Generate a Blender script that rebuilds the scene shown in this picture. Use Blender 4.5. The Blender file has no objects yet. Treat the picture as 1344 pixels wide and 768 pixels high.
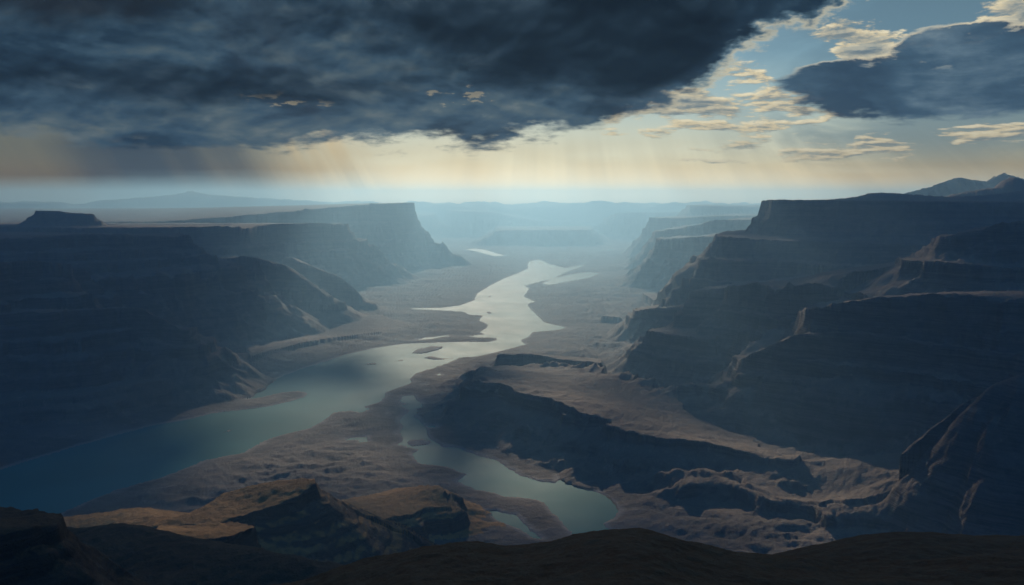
import bpy, math, time
import numpy as np
from concurrent.futures import ThreadPoolExecutor

T0 = time.time()
QUAL = 1.0                       # mesh density
rad = math.radians
S = bpy.context.scene
COL = S.collection
H = 1000.0                       # eye height above the river, metres
HFOV = 60.0
F = 672 / math.tan(rad(HFOV / 2))
PITCH = math.atan((384 - 265) / F)
CP, SP = math.cos(PITCH), math.sin(PITCH)
F32 = np.float32


def P(px, py, Y=None):
    """sight line to a place in the valley: on the river plane, or Y metres ahead"""
    a = (px - 672) / F
    b = (384 - py) / F
    fy = CP + b * SP
    fz = -SP + b * CP
    t = -H / fz if Y is None else Y / fy
    return (a * t, fy * t, H + fz * t)


# ------------------------------------------------------------------ noise
rng = np.random.RandomState(7)
PERM = rng.permutation(256).astype(np.int32)
PERM = np.concatenate([PERM, PERM])
_ang = rng.rand(256) * 2 * np.pi
GX, GY = np.cos(_ang).astype(F32), np.sin(_ang).astype(F32)


def perlin(x, y):
    xf = np.floor(x); yf = np.floor(y)
    fx = (x - xf).astype(F32); fy = (y - yf).astype(F32)
    xi = xf.astype(np.int32) & 255; yi = yf.astype(np.int32) & 255
    u = fx * fx * fx * (fx * (fx * 6 - 15) + 10)
    v = fy * fy * fy * (fy * (fy * 6 - 15) + 10)
    xi1 = (xi + 1) & 255
    yi1 = (yi + 1) & 255
    a = PERM[xi]; b = PERM[xi1]
    h = PERM[a + yi]; n00 = GX[h] * fx + GY[h] * fy
    h = PERM[b + yi]; n10 = GX[h] * (fx - 1) + GY[h] * fy
    h = PERM[a + yi1]; n01 = GX[h] * fx + GY[h] * (fy - 1)
    h = PERM[b + yi1]; n11 = GX[h] * (fx - 1) + GY[h] * (fy - 1)
    m0 = n00 + u * (n10 - n00)
    m1 = n01 + u * (n11 - n01)
    return (m0 + v * (m1 - m0)) * 1.5


def fbm(x, y, lam, octs=3, seed=0.0, gain=.5):
    o = 0; a = 1.0; s = 0
    c, n = math.cos(.7), math.sin(.7)
    X = x / lam + seed * 17.3; Yy = y / lam - seed * 9.1
    for _ in range(octs):
        o = o + a * perlin(X, Yy); s += a; a *= gain
        X, Yy = (X * c - Yy * n) * 2.03 + 5.1, (X * n + Yy * c) * 2.03 - 3.7
    return o / s


def ridged(x, y, lam, octs=2, seed=0.0, gain=.5):
    o = 0; a = 1.0; s = 0
    X = x / lam + seed * 11.7; Yy = y / lam + seed * 5.3
    for _ in range(octs):
        o = o + a * (1 - np.abs(perlin(X, Yy)) * 1.8); s += a; a *= gain
        X, Yy = X * 2.1 + 3.3, Yy * 2.1 - 1.7
    return o / s


def smooth_closed(pts, n=4):
    """rounded closed outline through the given corners (x, y, z)"""
    p = np.array(pts, float); k = len(p); out = []
    for i in range(k):
        p0, p1, p2, p3 = p[i - 1], p[i], p[(i + 1) % k], p[(i + 2) % k]
        for j in range(n):
            t = j / n
            out.append(.5 * ((2 * p1) + (p2 - p0) * t * .8 + (2 * p0 - 5 * p1 + 4 * p2 - p3) * t * t * .8 + (3 * p1 - p0 - 3 * p2 + p3) * t ** 3 * .8)
                       if False else p1 + (p2 - p1) * t)
    return np.array(out)


def poly_field(x, y, V, want_s=False, want_z=True):
    """signed distance to closed outline V (inside negative), along-rim length, rim height near by"""
    n = len(V)
    best = np.full(x.shape, 1e18, F32)
    inside = np.zeros(x.shape, bool)
    s_at = np.zeros(x.shape, F32)
    zn = np.zeros(x.shape, F32); zd = np.zeros(x.shape, F32)
    L = 0.0
    for i in range(n):
        ax, ay, az = V[i]; bx, by, bz = V[(i + 1) % n]
        ex, ey = bx - ax, by - ay
        ll = max(ex * ex + ey * ey, 1e-6); l = math.sqrt(ll)
        dx = x - F32(ax); dy = y - F32(ay)
        t = np.clip((dx * F32(ex) + dy * F32(ey)) / F32(ll), 0, 1)
        qx = dx - t * F32(ex); qy = dy - t * F32(ey)
        d2 = qx * qx + qy * qy
        m = d2 < best
        best = np.where(m, d2, best)
        if want_s:
            s_at = np.where(m, F32(L) + t * F32(l), s_at)
        if want_z:
            w = F32(l) / (d2 + F32(400)) ** F32(1.5)
            zn += w * (F32(az) + t * F32(bz - az)); zd += w
        if ey != 0:
            c = ((y >= F32(ay)) != (y >= F32(by))) & (dx < dy * F32(ex / ey))
            inside ^= c
        L += l
    d = np.sqrt(best)
    d = np.where(inside, -d, d)
    return d, s_at, (zn / np.maximum(zd, 1e-20) if want_z else None)


# ------------------------------------------------------------------ water outlines (read on the river plane)
RIVER = [(-420, 735), (-420, 690), (-150, 650), (0, 617), (60, 598), (100, 586), (150, 572), (200, 559), (240, 552), (280, 543), (318, 538), (350, 534),
         (378, 528), (400, 521), (405, 516), (392, 513), (370, 515), (345, 521), (324, 524), (318, 519), (333, 511), (350, 504), (375, 492), (400, 483),
         (426, 475), (452, 466), (491, 457), (517, 453), (535, 451), (560, 450), (600, 449), (642, 449), (653, 446), (651, 443), (628, 443), (612, 441), (640, 439),
         (629, 436), (638, 431), (641, 426), (629, 421), (634, 414), (616, 413), (608, 409), (582, 407.5), (541, 406), (541, 404.8), (582, 404), (604, 401),
         (623, 394), (626, 386), (634, 381), (643, 375), (663, 365), (684, 357), (694, 352), (692, 347), (695, 343), (707, 341), (714, 343), (721, 347), (741, 352), (755, 349),
         (767, 348), (760, 351.5), (748, 355), (741, 358), (732, 363), (721, 367), (707, 370), (689, 375), (694, 379), (691, 384), (687, 389), (702, 396), (692, 399),
         (696, 406), (704, 413), (714, 423), (730, 427), (743, 430), (731, 433), (699, 436), (694, 442), (683, 447), (690, 452), (668, 458), (653, 462), (624, 468),
         (602, 470), (590, 476), (568, 483), (548, 489), (541, 494), (538, 504), (522, 509), (507, 515), (505, 521), (499, 528), (478, 534), (486, 537), (473, 542),
         (462, 539), (439, 541), (425, 552), (413, 559), (400, 564), (370, 571), (345, 579), (320, 594), (295, 599), (270, 604), (220, 624), (150, 644),
         (90, 669), (65, 682), (0, 700), (-100, 720)]
LAKE = [(520, 526), (528, 524.5), (528, 520), (543, 519), (546, 524), (555, 531), (554, 541), (542, 546), (552, 554), (559, 561), (561, 572), (571, 581),
        (582, 587), (600, 588), (623, 597), (640, 602), (653, 605), (668, 616), (683, 625), (707, 632), (728, 634), (735, 630), (733, 624), (748, 632), (767, 640), (793, 650),
        (807, 661), (810, 672), (803, 681), (790, 687), (800, 695), (810, 706), (780, 712), (757, 706), (747, 697), (737, 684), (723, 670), (710, 657), (683, 653),
        (665, 652), (653, 648), (640, 645), (627, 643), (610, 637), (600, 632), (613, 623), (600, 618), (587, 612), (572, 611), (560, 610), (549, 607), (543, 602), (540, 597),
        (548, 590), (537, 587), (523, 583), (529, 578), (527, 570), (525, 565), (530, 559), (524, 554), (528, 548), (538, 539), (528, 533), (535, 530)]
PONDS = [[(636, 671), (652, 671), (677, 677), (690, 690), (712, 708), (700, 706), (677, 691), (653, 683)],
         [(711, 372), (726, 366), (741, 362), (757, 359), (775, 357), (786, 359), (775, 364), (748, 369), (721, 374)],
         [(611, 327), (624, 326.5), (637, 328), (650, 332), (664, 336), (650, 336.5), (640, 334), (625, 330)],
         [(452, 577), (464, 574.5), (481, 574), (482, 580), (472, 581.5), (468, 577.5), (455, 578.5)],
         [(560, 559), (572, 559), (570, 561), (560, 561)],
         [(545, 447), (560, 443), (575, 441.5), (590, 440), (588, 441.5), (565, 445)],
         [(798, 327.5), (806, 327), (804, 329), (797, 329)],
         [(594, 505), (603, 503), (600, 506), (595, 507)], [(572, 492), (580, 490), (578, 493)],
         [(490, 431), (505, 425), (514, 421), (508, 426), (494, 432)]]
ISLES = [[(539, 464), (548, 458), (567, 454), (586, 455), (572, 461), (554, 465)],
         [(554, 470), (566, 467), (575, 469.5), (595, 471), (572, 473)],
         [(477, 479), (483, 476.5), (494, 476), (492, 479)],
         [(515, 474.6), (525, 472.6), (535, 471.6), (525, 474.4)],
         [(636, 409), (642, 408), (647, 411), (643, 413)],
         [(287, 570), (300, 564.6), (312, 561.5), (300, 567)],
         [(533, 581), (538, 577), (553, 576), (567, 579), (562, 584), (540, 586)],
         [(661, 438), (664, 437), (663, 439.5)], [(668, 438), (671, 437.2), (671, 439.3)], [(449, 492), (455, 490.6), (452, 493.5)],
         [(643, 381), (647, 379), (646, 382.5)], [(436, 505), (442, 503.5), (440, 506)], [(640, 389), (644, 387.6), (643, 391)]]


def flat(poly):
    return np.array([P(a, b) for a, b in poly])


# ------------------------------------------------------------------ landforms
# key, object name, label, skirt width, rim corners (seen at px, py; metres ahead), foot level, profile
BUTTE, RIVERBENCH = 'butte', 'bench'
L = []


def mesa(name, label, W, pts, base=0.0, prof='step', flute=1.0, rough=1.0, seed=None, top=1.0):
    L.append(dict(name=name, label=label, W=W, V=smooth_closed([P(*p) for p in pts]), base=base, prof=prof, flute=flute,
                  rough=rough, seed=len(L) * 1.37, top=top, kind='mesa'))


def ridge(name, label, pts, slope, rnd=60.0, rough=1.0, flute=.6, near=None, base=-1e4):
    L.append(dict(name=name, label=label, V=np.array([P(*p) for p in pts]), slope=slope, near=near, rnd=rnd, rough=rough, flute=flute,
                  seed=len(L) * 1.37, kind='ridge', base=base))


# left side
mesa('plateau', 'pale flat upland far off on the left behind the tall sheer headland', 900,
     [(-700, 290, 14500), (150, 288, 15500), (215, 286, 16500), (520, 284, 22000), (575, 282, 26000), (575, 274, 30500), (-900, 273, 30500)])
mesa('mesa', 'tall hazy blue headland with a flat top and sheer nose left of the sunlit river bend', 820,
     [(553, 266, 14000), (490, 268, 13600), (420, 274, 13300), (300, 285, 12600), (215, 291, 12300), (0, 293, 12500), (-400, 293, 13000), (-400, 274, 25000), (300, 273, 22000), (520, 267.5, 18000)])
mesa('mesa', 'middle hazy blue mesa with a low knob on its rim in front of the tall headland', 900,
     [(449, 295, 11000), (426, 293, 10700), (360, 294, 10200), (319, 300, 9600), (293, 297, 9400), (220, 299, 8900), (185, 300, 8700), (0, 298, 9000), (-500, 296, 9000), (-500, 293, 12000), (200, 293, 12000), (430, 293, 12300)])
mesa('hill', 'dark flat-topped hill standing on the upland at the far left skyline', 380,
     [(52, 277, 9500), (75, 277, 9500), (86, 280, 9500), (118, 281, 9600), (120, 280.5, 10600), (49, 277, 10600)], base=640, rough=.5)
mesa('mesa', 'dark blue mesa on the left bank with a long level top and a bench below its nose', 1050,
     [(229, 311, 6800), (182, 308, 6300), (125, 307, 6000), (60, 312, 5800), (0, 315, 5700), (-500, 315, 5500), (-500, 306, 8000), (0, 304, 8000), (150, 305, 8000), (220, 308.5, 7700)], prof='bench')
mesa('ridge', 'stepped blue spur running down to the valley floor behind the dark left bank mesa', 330,
     [(319, 336, 7800), (349, 343, 7600), (372, 348, 7500), (407, 372, 7400), (431, 389, 7350), (431, 387, 7600), (400, 368, 7900), (372, 347, 8300), (319, 336, 8500), (280, 338, 8300), (280, 341, 7900)], rough=.8)
mesa('ridge', 'paler stepped spur ending in small crags beyond the stepped blue spur', 260,
     [(376, 338, 9000), (392, 346, 8700), (441, 363, 8400), (456, 374, 8300), (480, 393, 8150), (482, 392, 8400), (456, 373, 8700), (441, 362, 9000), (400, 345, 9500), (370, 338, 9600)], rough=.7)
mesa('mesa', 'nearly black upper cliff at the left edge above the lower bench', 620,
     [(36, 342, 4600), (80, 340, 4800), (110, 345, 5000), (120, 352, 5400), (-500, 340, 5600), (-500, 345, 4300), (-100, 352, 4300), (0, 350, 4400)])
mesa('mesa', 'dark lower terrace below the black cliff on the left bank', 420,
     [(175, 404, 4700), (241, 434, 4600), (243, 432, 4850), (175, 402, 5300), (60, 400, 5500), (-400, 400, 5300), (-400, 420, 4000), (60, 412, 4300)])
mesa('terrace', 'low dark riverside terrace along the left bank of the near reach', 170,
     [(291, 486, 4750), (240, 497, 4450), (200, 500, 4300), (100, 520, 4000), (0, 530, 3900), (-300, 540, 3600), (-300, 500, 5000), (150, 470, 5200), (300, 478, 5200)])
mesa('terrace', 'low gullied terrace above the left bank where the river narrows', 110,
     [(330, 468, 5450), (400, 449, 6000), (475, 439, 6450), (520, 434, 6700), (540, 428, 6950), (500, 413, 7500), (400, 425, 7200), (320, 445, 6300)], rough=1.4)
# right side, far to near
mesa('plateau', 'palest low upland closing the valley on the right of the haze', 900,
     [(785, 288, 24500), (806, 280, 24500), (840, 279, 23500), (1000, 279, 22000), (1400, 275, 22000), (1500, 270, 30000), (850, 272, 30000)])
mesa('plateau', 'faint far upland closing the end of the valley in the haze', 1100,
     [(592, 277, 26000), (653, 279, 26000), (670, 284, 26000), (707, 290, 26000), (782, 291, 27500), (790, 275, 30500), (575, 272, 30500)])
mesa('mesa', 'faint low block standing in mid valley at the head of the river', 620,
     [(652, 303, 20500), (714, 302, 20000), (772, 302, 20500), (778, 297, 24000), (650, 297, 24000)], rough=.7)
mesa('mesa', 'pale flat-topped mesa highest on the far right skyline above the hazy headlands', 420,
     [(903, 270, 19500), (926, 271, 19000), (944, 270.5, 19000), (1000, 272, 19000), (1200, 271, 19000), (1200, 269, 22000), (905, 269, 22000)], base=560, rough=.6)
mesa('mesa', 'palest and farthest of the three headlands on the right of the valley', 560,
     [(857, 286, 16000), (889, 287, 15700), (926, 284, 15500), (1000, 283, 15500), (1000, 280, 20000), (900, 283, 20000), (860, 285, 18000)], rough=.7)
mesa('mesa', 'middle one of the three hazy headlands on the right of the valley', 470,
     [(859, 304, 12800), (892, 299.5, 12500), (900, 297, 12300), (918, 296, 12200), (941, 289, 12300), (1000, 289, 12300), (1000, 285, 15500), (900, 295, 15500), (862, 303, 14000)], rough=.7)
mesa('mesa', 'nearest and bluest of the three hazy headlands, its sheer nose above a long slope', 600,
     [(872, 314, 10500), (895, 312, 10200), (940, 310, 10000), (1000, 308, 10000), (1000, 300, 12500), (900, 308, 12500), (875, 313, 11500)], rough=.7)
mesa('mesa', 'blue shoulder half hidden behind the high right rim', 480,
     [(918, 348, 8500), (960, 350, 8000), (1050, 345, 8000), (1050, 330, 9500), (930, 345, 9500)], rough=.7)
mesa('mesa', 'high right rim with the level skyline and bands of dark blue cliff', 480,
     [(1001, 262.5, 7300), (1050, 263, 7000), (1100, 263, 6800), (1200, 265, 6600), (1344, 266, 6400), (1900, 262, 6400), (1900, 262, 12000), (1100, 262, 11500), (1012, 264, 9000)], base=480)
mesa('terrace', 'upper ledge with pale sunlit patches below the high right rim', 190,
     [(938, 310, 7100), (960, 311, 6900), (1030, 317, 6600), (1110, 317, 6300), (1200, 322, 6150), (1500, 315, 6200), (1500, 300, 8000), (1000, 300, 8500), (946, 304, 8000)], base=480)
mesa('mesa', 'lower sheer-walled step of the high right rim with a pale edge', 470,
     [(921, 340, 6700), (950, 341, 6500), (1010, 343, 6300), (1100, 350, 6100), (1200, 352, 6000), (1500, 352, 6000), (1500, 330, 8000), (1000, 330, 8500), (925, 337, 7800)])
mesa('mesa', 'small low blue mesa on the valley floor beside the cliff nose', 250,
     [(838, 407, 6300), (856, 405, 6150), (900, 402, 6000), (960, 400, 6000), (960, 385, 7500), (900, 393, 7200), (845, 404, 6900)], rough=.6)
mesa('butte', 'tiny blue knoll alone on the pale floor right of the river', 60,
     [(790, 415, 7350), (806, 415, 7300), (815, 417, 7300), (812, 414, 7600), (795, 413, 7600)], rough=.5)
mesa('mesa', 'dark blue wall with a sharp left corner across the middle of the right side', 470,
     [(894, 383, 5200), (930, 379, 5000), (962, 376, 4800), (1007, 374, 4650), (1043, 377, 4500), (1087, 373, 4450), (1110, 358, 4500), (1300, 340, 4600), (1700, 330, 4600), (1700, 300, 6500), (1100, 352, 6500), (930, 375, 6200), (896, 381, 5800)])
mesa('ledge', 'small ledge with a pale cap on the corner of the dark blue wall', 210,
     [(848, 434, 5000), (880, 440, 4800), (940, 445, 4600), (940, 430, 5200), (860, 431, 5400)], rough=.6)
mesa('mesa', 'big near black-blue cliff on the right with sunlit crags along its rim', 430,
     [(967, 474, 3950), (977, 467, 3880), (1022, 449, 3800), (1045, 440, 3780), (1082, 438, 3700), (1129, 438, 3640), (1180, 445, 3520), (1260, 455, 3380), (1344, 465, 3220), (1600, 480, 3000), (2000, 480, 2900),
      (2000, 400, 5000), (1344, 395, 4700), (1187, 400, 4700), (1120, 410, 4500), (1030, 435, 4300), (975, 466, 4150)], rough=1.4)
mesa('mesa', 'middle tier of the near right cliffs, its dark wall above the sunlit crags', 230,
     [(1078, 405, 3850), (1105, 397, 3780), (1129, 394, 3720), (1180, 388, 3620), (1260, 386, 3480), (1344, 390, 3330), (2000, 400, 3050), (2000, 300, 5000), (1344, 342, 4680), (1190, 355, 4650), (1120, 388, 4400), (1075, 408, 4150)], base=250, rough=1.6)
mesa('terrace', 'broad brown step in the middle of the right slope below the rounded summit', 260,
     [(1187, 341, 4250), (1260, 346, 3950), (1344, 352, 3800), (2000, 350, 3500), (2000, 330, 4800), (1344, 330, 4800), (1200, 338, 4700)], base=450, rough=1.2)
mesa('hill', 'rounded brown summit at the right edge above the big near cliff', 260,
     [(1241, 310, 4300), (1281, 304, 4200), (1312, 295, 4150), (1344, 292, 4100), (2000, 280, 4000), (2000, 280, 4800), (1344, 289, 4700), (1250, 307, 4600)], base=650, rough=1.1)
mesa('terrace', 'low tableland with a shaded front cliff between the small lake and the dark blue wall', 330,
     [(646, 502, 4050), (662, 506, 3950), (686, 518, 3800), (730, 530, 3620), (753, 535, 3560), (782, 547, 3480), (800, 555, 3420), (824, 568, 3300), (855, 578, 3200), (886, 581, 3150), (950, 590, 3130), (1010, 597, 3080),
      (1010, 575, 3500), (900, 530, 3900), (800, 496, 4350), (730, 482, 4700), (655, 480, 4800)], rough=2.1, top=3.0, flute=2.6, prof='soft')
mesa('butte', 'long low blue block on the tableland, the upper of two', 50,
     [(652, 466, 5000), (696, 465.5, 4950), (735, 472, 4900), (790, 477, 4850), (790, 471, 5150), (700, 463, 5400), (655, 464, 5300)], rough=.5)
mesa('butte', 'short low blue block on the tableland, the lower of two', 50,
     [(649, 487, 4550), (662, 490, 4500), (710, 493, 4450), (715, 489, 4600), (650, 485.5, 4700)], rough=.5)
ridge('ridge', 'sunlit spur sweeping down from the right edge to the gullied slopes',
      [(1500, 440, 2500), (1400, 470, 2550), (1344, 491, 2600), (1312, 501, 2650), (1299, 514, 2700), (1278, 550, 2800), (1230, 585, 2900), (1130, 606, 3000), (1040, 606, 3050), (985, 607, 3080)], .8, rnd=18, near=1.1, flute=1.0, rough=2.2)
mesa('terrace', 'gullied shelf with short dark cliffs above the small lake', 420,
     [(955, 618, 3000), (1000, 640, 2870), (1050, 652, 2800), (1110, 645, 2780), (1180, 620, 2800), (1344, 600, 2700), (1700, 600, 2500), (1700, 560, 3000), (1200, 590, 3000), (1000, 607, 3150)], rough=1.6, flute=2.2, prof='soft')
mesa('terrace', 'golden shelf with dark notched cliffs in the middle near the foreground', 170,
     [(575, 637, 2750), (583, 653, 2680), (590, 667, 2620), (563, 665, 2600), (525, 677, 2520), (487, 688, 2470), (430, 682, 2500), (440, 655, 2800), (520, 640, 2950)], rough=.6, flute=1.6)
# foreground
mesa('butte', 'tilted brown butte with a golden back slope and a dark layered front', 620,
     [(412, 627, 1800), (414, 634, 1770), (390, 652, 1720), (360, 662, 1700), (333, 670, 1700), (283, 685, 1640), (193, 695, 1640), (200, 684, 1660), (213, 680, 1680), (260, 668, 1720), (293, 646, 1800), (310, 643, 1810), (360, 631, 1830)], rough=.1, flute=.35, prof='butte')
mesa('ledge', 'narrow grey-brown ledge below the golden slope of the tilted butte', 170,
     [(333, 692, 1500), (297, 705, 1430), (247, 708, 1400), (200, 700, 1450), (215, 692, 1560), (300, 688, 1580)], rough=.5, prof='butte')
ridge('knoll', 'small golden knoll lit by the sun left of the tilted butte',
      [(40, 690, 1750), (120, 679, 1780), (170, 674, 1790), (215, 684, 1720), (260, 690, 1680)], .55, near=.30, rnd=70, rough=.5, flute=.3)
mesa('butte', 'black flat-topped crag at the lower left corner', 190,
     [(63, 674.5, 720), (50, 683, 680), (20, 688, 660), (0, 690, 650), (-150, 700, 600), (-400, 690, 600), (-400, 675, 900), (-100, 669, 850), (0, 670.5, 800), (12, 673, 790)], base=520, rough=.45, prof='butte')
ridge('hill', 'dark rolling slope at the bottom left below the tilted butte',
      [(-200, 680, 1250), (20, 692, 1230), (97, 696, 1200), (135, 691, 1180), (163, 693, 1160), (217, 707, 1120), (300, 722, 1060), (390, 735, 1020), (450, 745, 1000), (520, 770, 980)], .85, rnd=40, near=.22, rough=.6, flute=.8)
ridge('mountain', 'tall twin-peaked pale blue mountain on the right horizon',
      [(1150, 262, 12000), (1221, 246, 12000), (1247, 236, 12000), (1260, 232.5, 12000), (1273, 236, 12000), (1294, 238, 12000), (1318, 226.5, 12000), (1328, 230, 12000), (1360, 240, 12000), (1500, 262, 12000)], .45, rnd=30, rough=2.0, flute=3, base=900)
ridge('mountain', 'darker pointed mountain in front of the twin peaks at the right edge',
      [(1150, 264, 9600), (1234, 259, 9600), (1281, 249, 9600), (1310, 246, 9600), (1320, 236, 9600), (1331, 232, 9600), (1341, 236, 9600), (1380, 246, 9600), (1500, 256, 9600)], .4, rnd=30, rough=1.5, flute=2, base=900)
ridge('hill', 'long low rounded hill behind the high right rim',
      [(1040, 264, 8700), (1104, 261, 8700), (1125, 258, 8700), (1146, 253, 8700), (1167, 253, 8700), (1193, 255, 8700), (1242, 258, 8700), (1300, 256, 8500), (1344, 250, 8500), (1500, 244, 8500)], .25, rnd=60, rough=1, flute=.6, base=960)
ridge('mountain', 'very faint lone mountain in the rain on the left horizon',
      [(130, 263, 26000), (225, 256, 26000), (250, 250, 26000), (275, 255.5, 26000), (350, 260, 26000), (420, 264, 26000)], .3, rnd=60, rough=2, flute=1, base=600)

STRATA = np.array([0, 60, 75, 130, 150, 215, 240, 330, 350, 420, 455, 560, 580, 660, 700, 800, 825, 900, 930, 1010, 1040, 2600], float)
PROF = {
    'step': ([0, .012, .05, .07, .17, .185, .30, .33, .50, .75, 1.0, 1.02, 3], [1, .87, .83, .74, .68, .60, .50, .44, .27, .10, 0, -.02, -1.5]),
    'bench': ([0, .02, .10, .12, .19, .21, .42, .435, .60, .80, 1.0, 1.02, 3], [1, .90, .84, .77, .74, .68, .64, .52, .30, .12, 0, -.02, -1.5]),
    'soft': ([0, .02, .08, .16, .30, .50, .75, 1.0, 1.02, 3], [1, .80, .68, .55, .38, .22, .08, 0, -.02, -1.5]),
    'butte': ([0, .015, .05, .07, .30, .60, 1.0, 1.02, 3], [1, .94, .915, .885, .68, .36, 0, -.03, -1.8]),
}
riv, lak = flat(RIVER), flat(LAKE)
ponds = [flat(p) for p in PONDS]
isles = [flat(p) for p in ISLES]


def water_sd(x, y):
    """metres to the nearest shore, negative on water; which water"""
    sd = np.full(x.shape, 1e5, F32)

    def one(V, m=2500.):
        out = np.full(x.shape, 1e5, F32)
        k = (x > V[:, 0].min() - m) & (x < V[:, 0].max() + m) & (y > V[:, 1].min() - m) & (y < V[:, 1].max() + m)
        if k.any():
            out[k] = poly_field(x[k], y[k], V, want_z=False)[0]
        return out
    a = one(riv, 4000.); sd = np.minimum(sd, a)
    sd = np.minimum(sd, one(lak, 3000.))
    for p in ponds:
        sd = np.minimum(sd, one(p, 600.))
    iw = np.full(x.shape, 1e5, F32); ii = np.full(x.shape, -1, np.int16)
    for j, p in enumerate(isles):
        d = one(p, 500.)
        ii = np.where(d < iw, j, ii); iw = np.minimum(iw, d)
    return sd, iw, ii


# crest of the near hill as seen across the view
HX = [-400, 0, 200, 380, 400, 450, 510, 540, 600, 653, 713, 753, 793, 848, 897, 952, 1017, 1100, 1200, 1344, 1800]
HY = [800, 790, 785, 768, 758, 742, 723, 717, 712, 715, 713, 704, 698.5, 699.5, 709, 721, 729, 733, 738, 734, 730]
H2X = [900, 980, 1032, 1112, 1172, 1222, 1344, 1800]
H2Y = [760, 745, 727, 711, 701, 698.5, 704, 700]


_hu = np.arange(-600, 2001, 4.0)
def _soft(X_, Y_):
    v_ = np.interp(_hu, X_, Y_); k_ = np.hanning(33); k_ /= k_.sum()
    return np.convolve(np.pad(v_, 16, mode='edge'), k_, 'valid')
CREST1, CREST2 = _soft(HX, HY), _soft(H2X, H2Y)


def near_hill(x, y, HX, HY, Yc, up, down, rnd):
    yy = np.maximum(y, 30)
    u = 672 + F * np.clip(x / yy, -1.6, 1.6)
    py = np.interp(u, _hu, CREST1 if len(HX) > 10 else CREST2)
    b = (384 - py) / F
    zc = H + (-SP + b * CP) / (CP + b * SP) * Yc
    d = y - Yc
    z = zc - (down - up) / 2 * (np.sqrt(d * d + rnd * rnd) - rnd) - (down + up) / 2 * d
    return np.minimum(z, 965)


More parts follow.
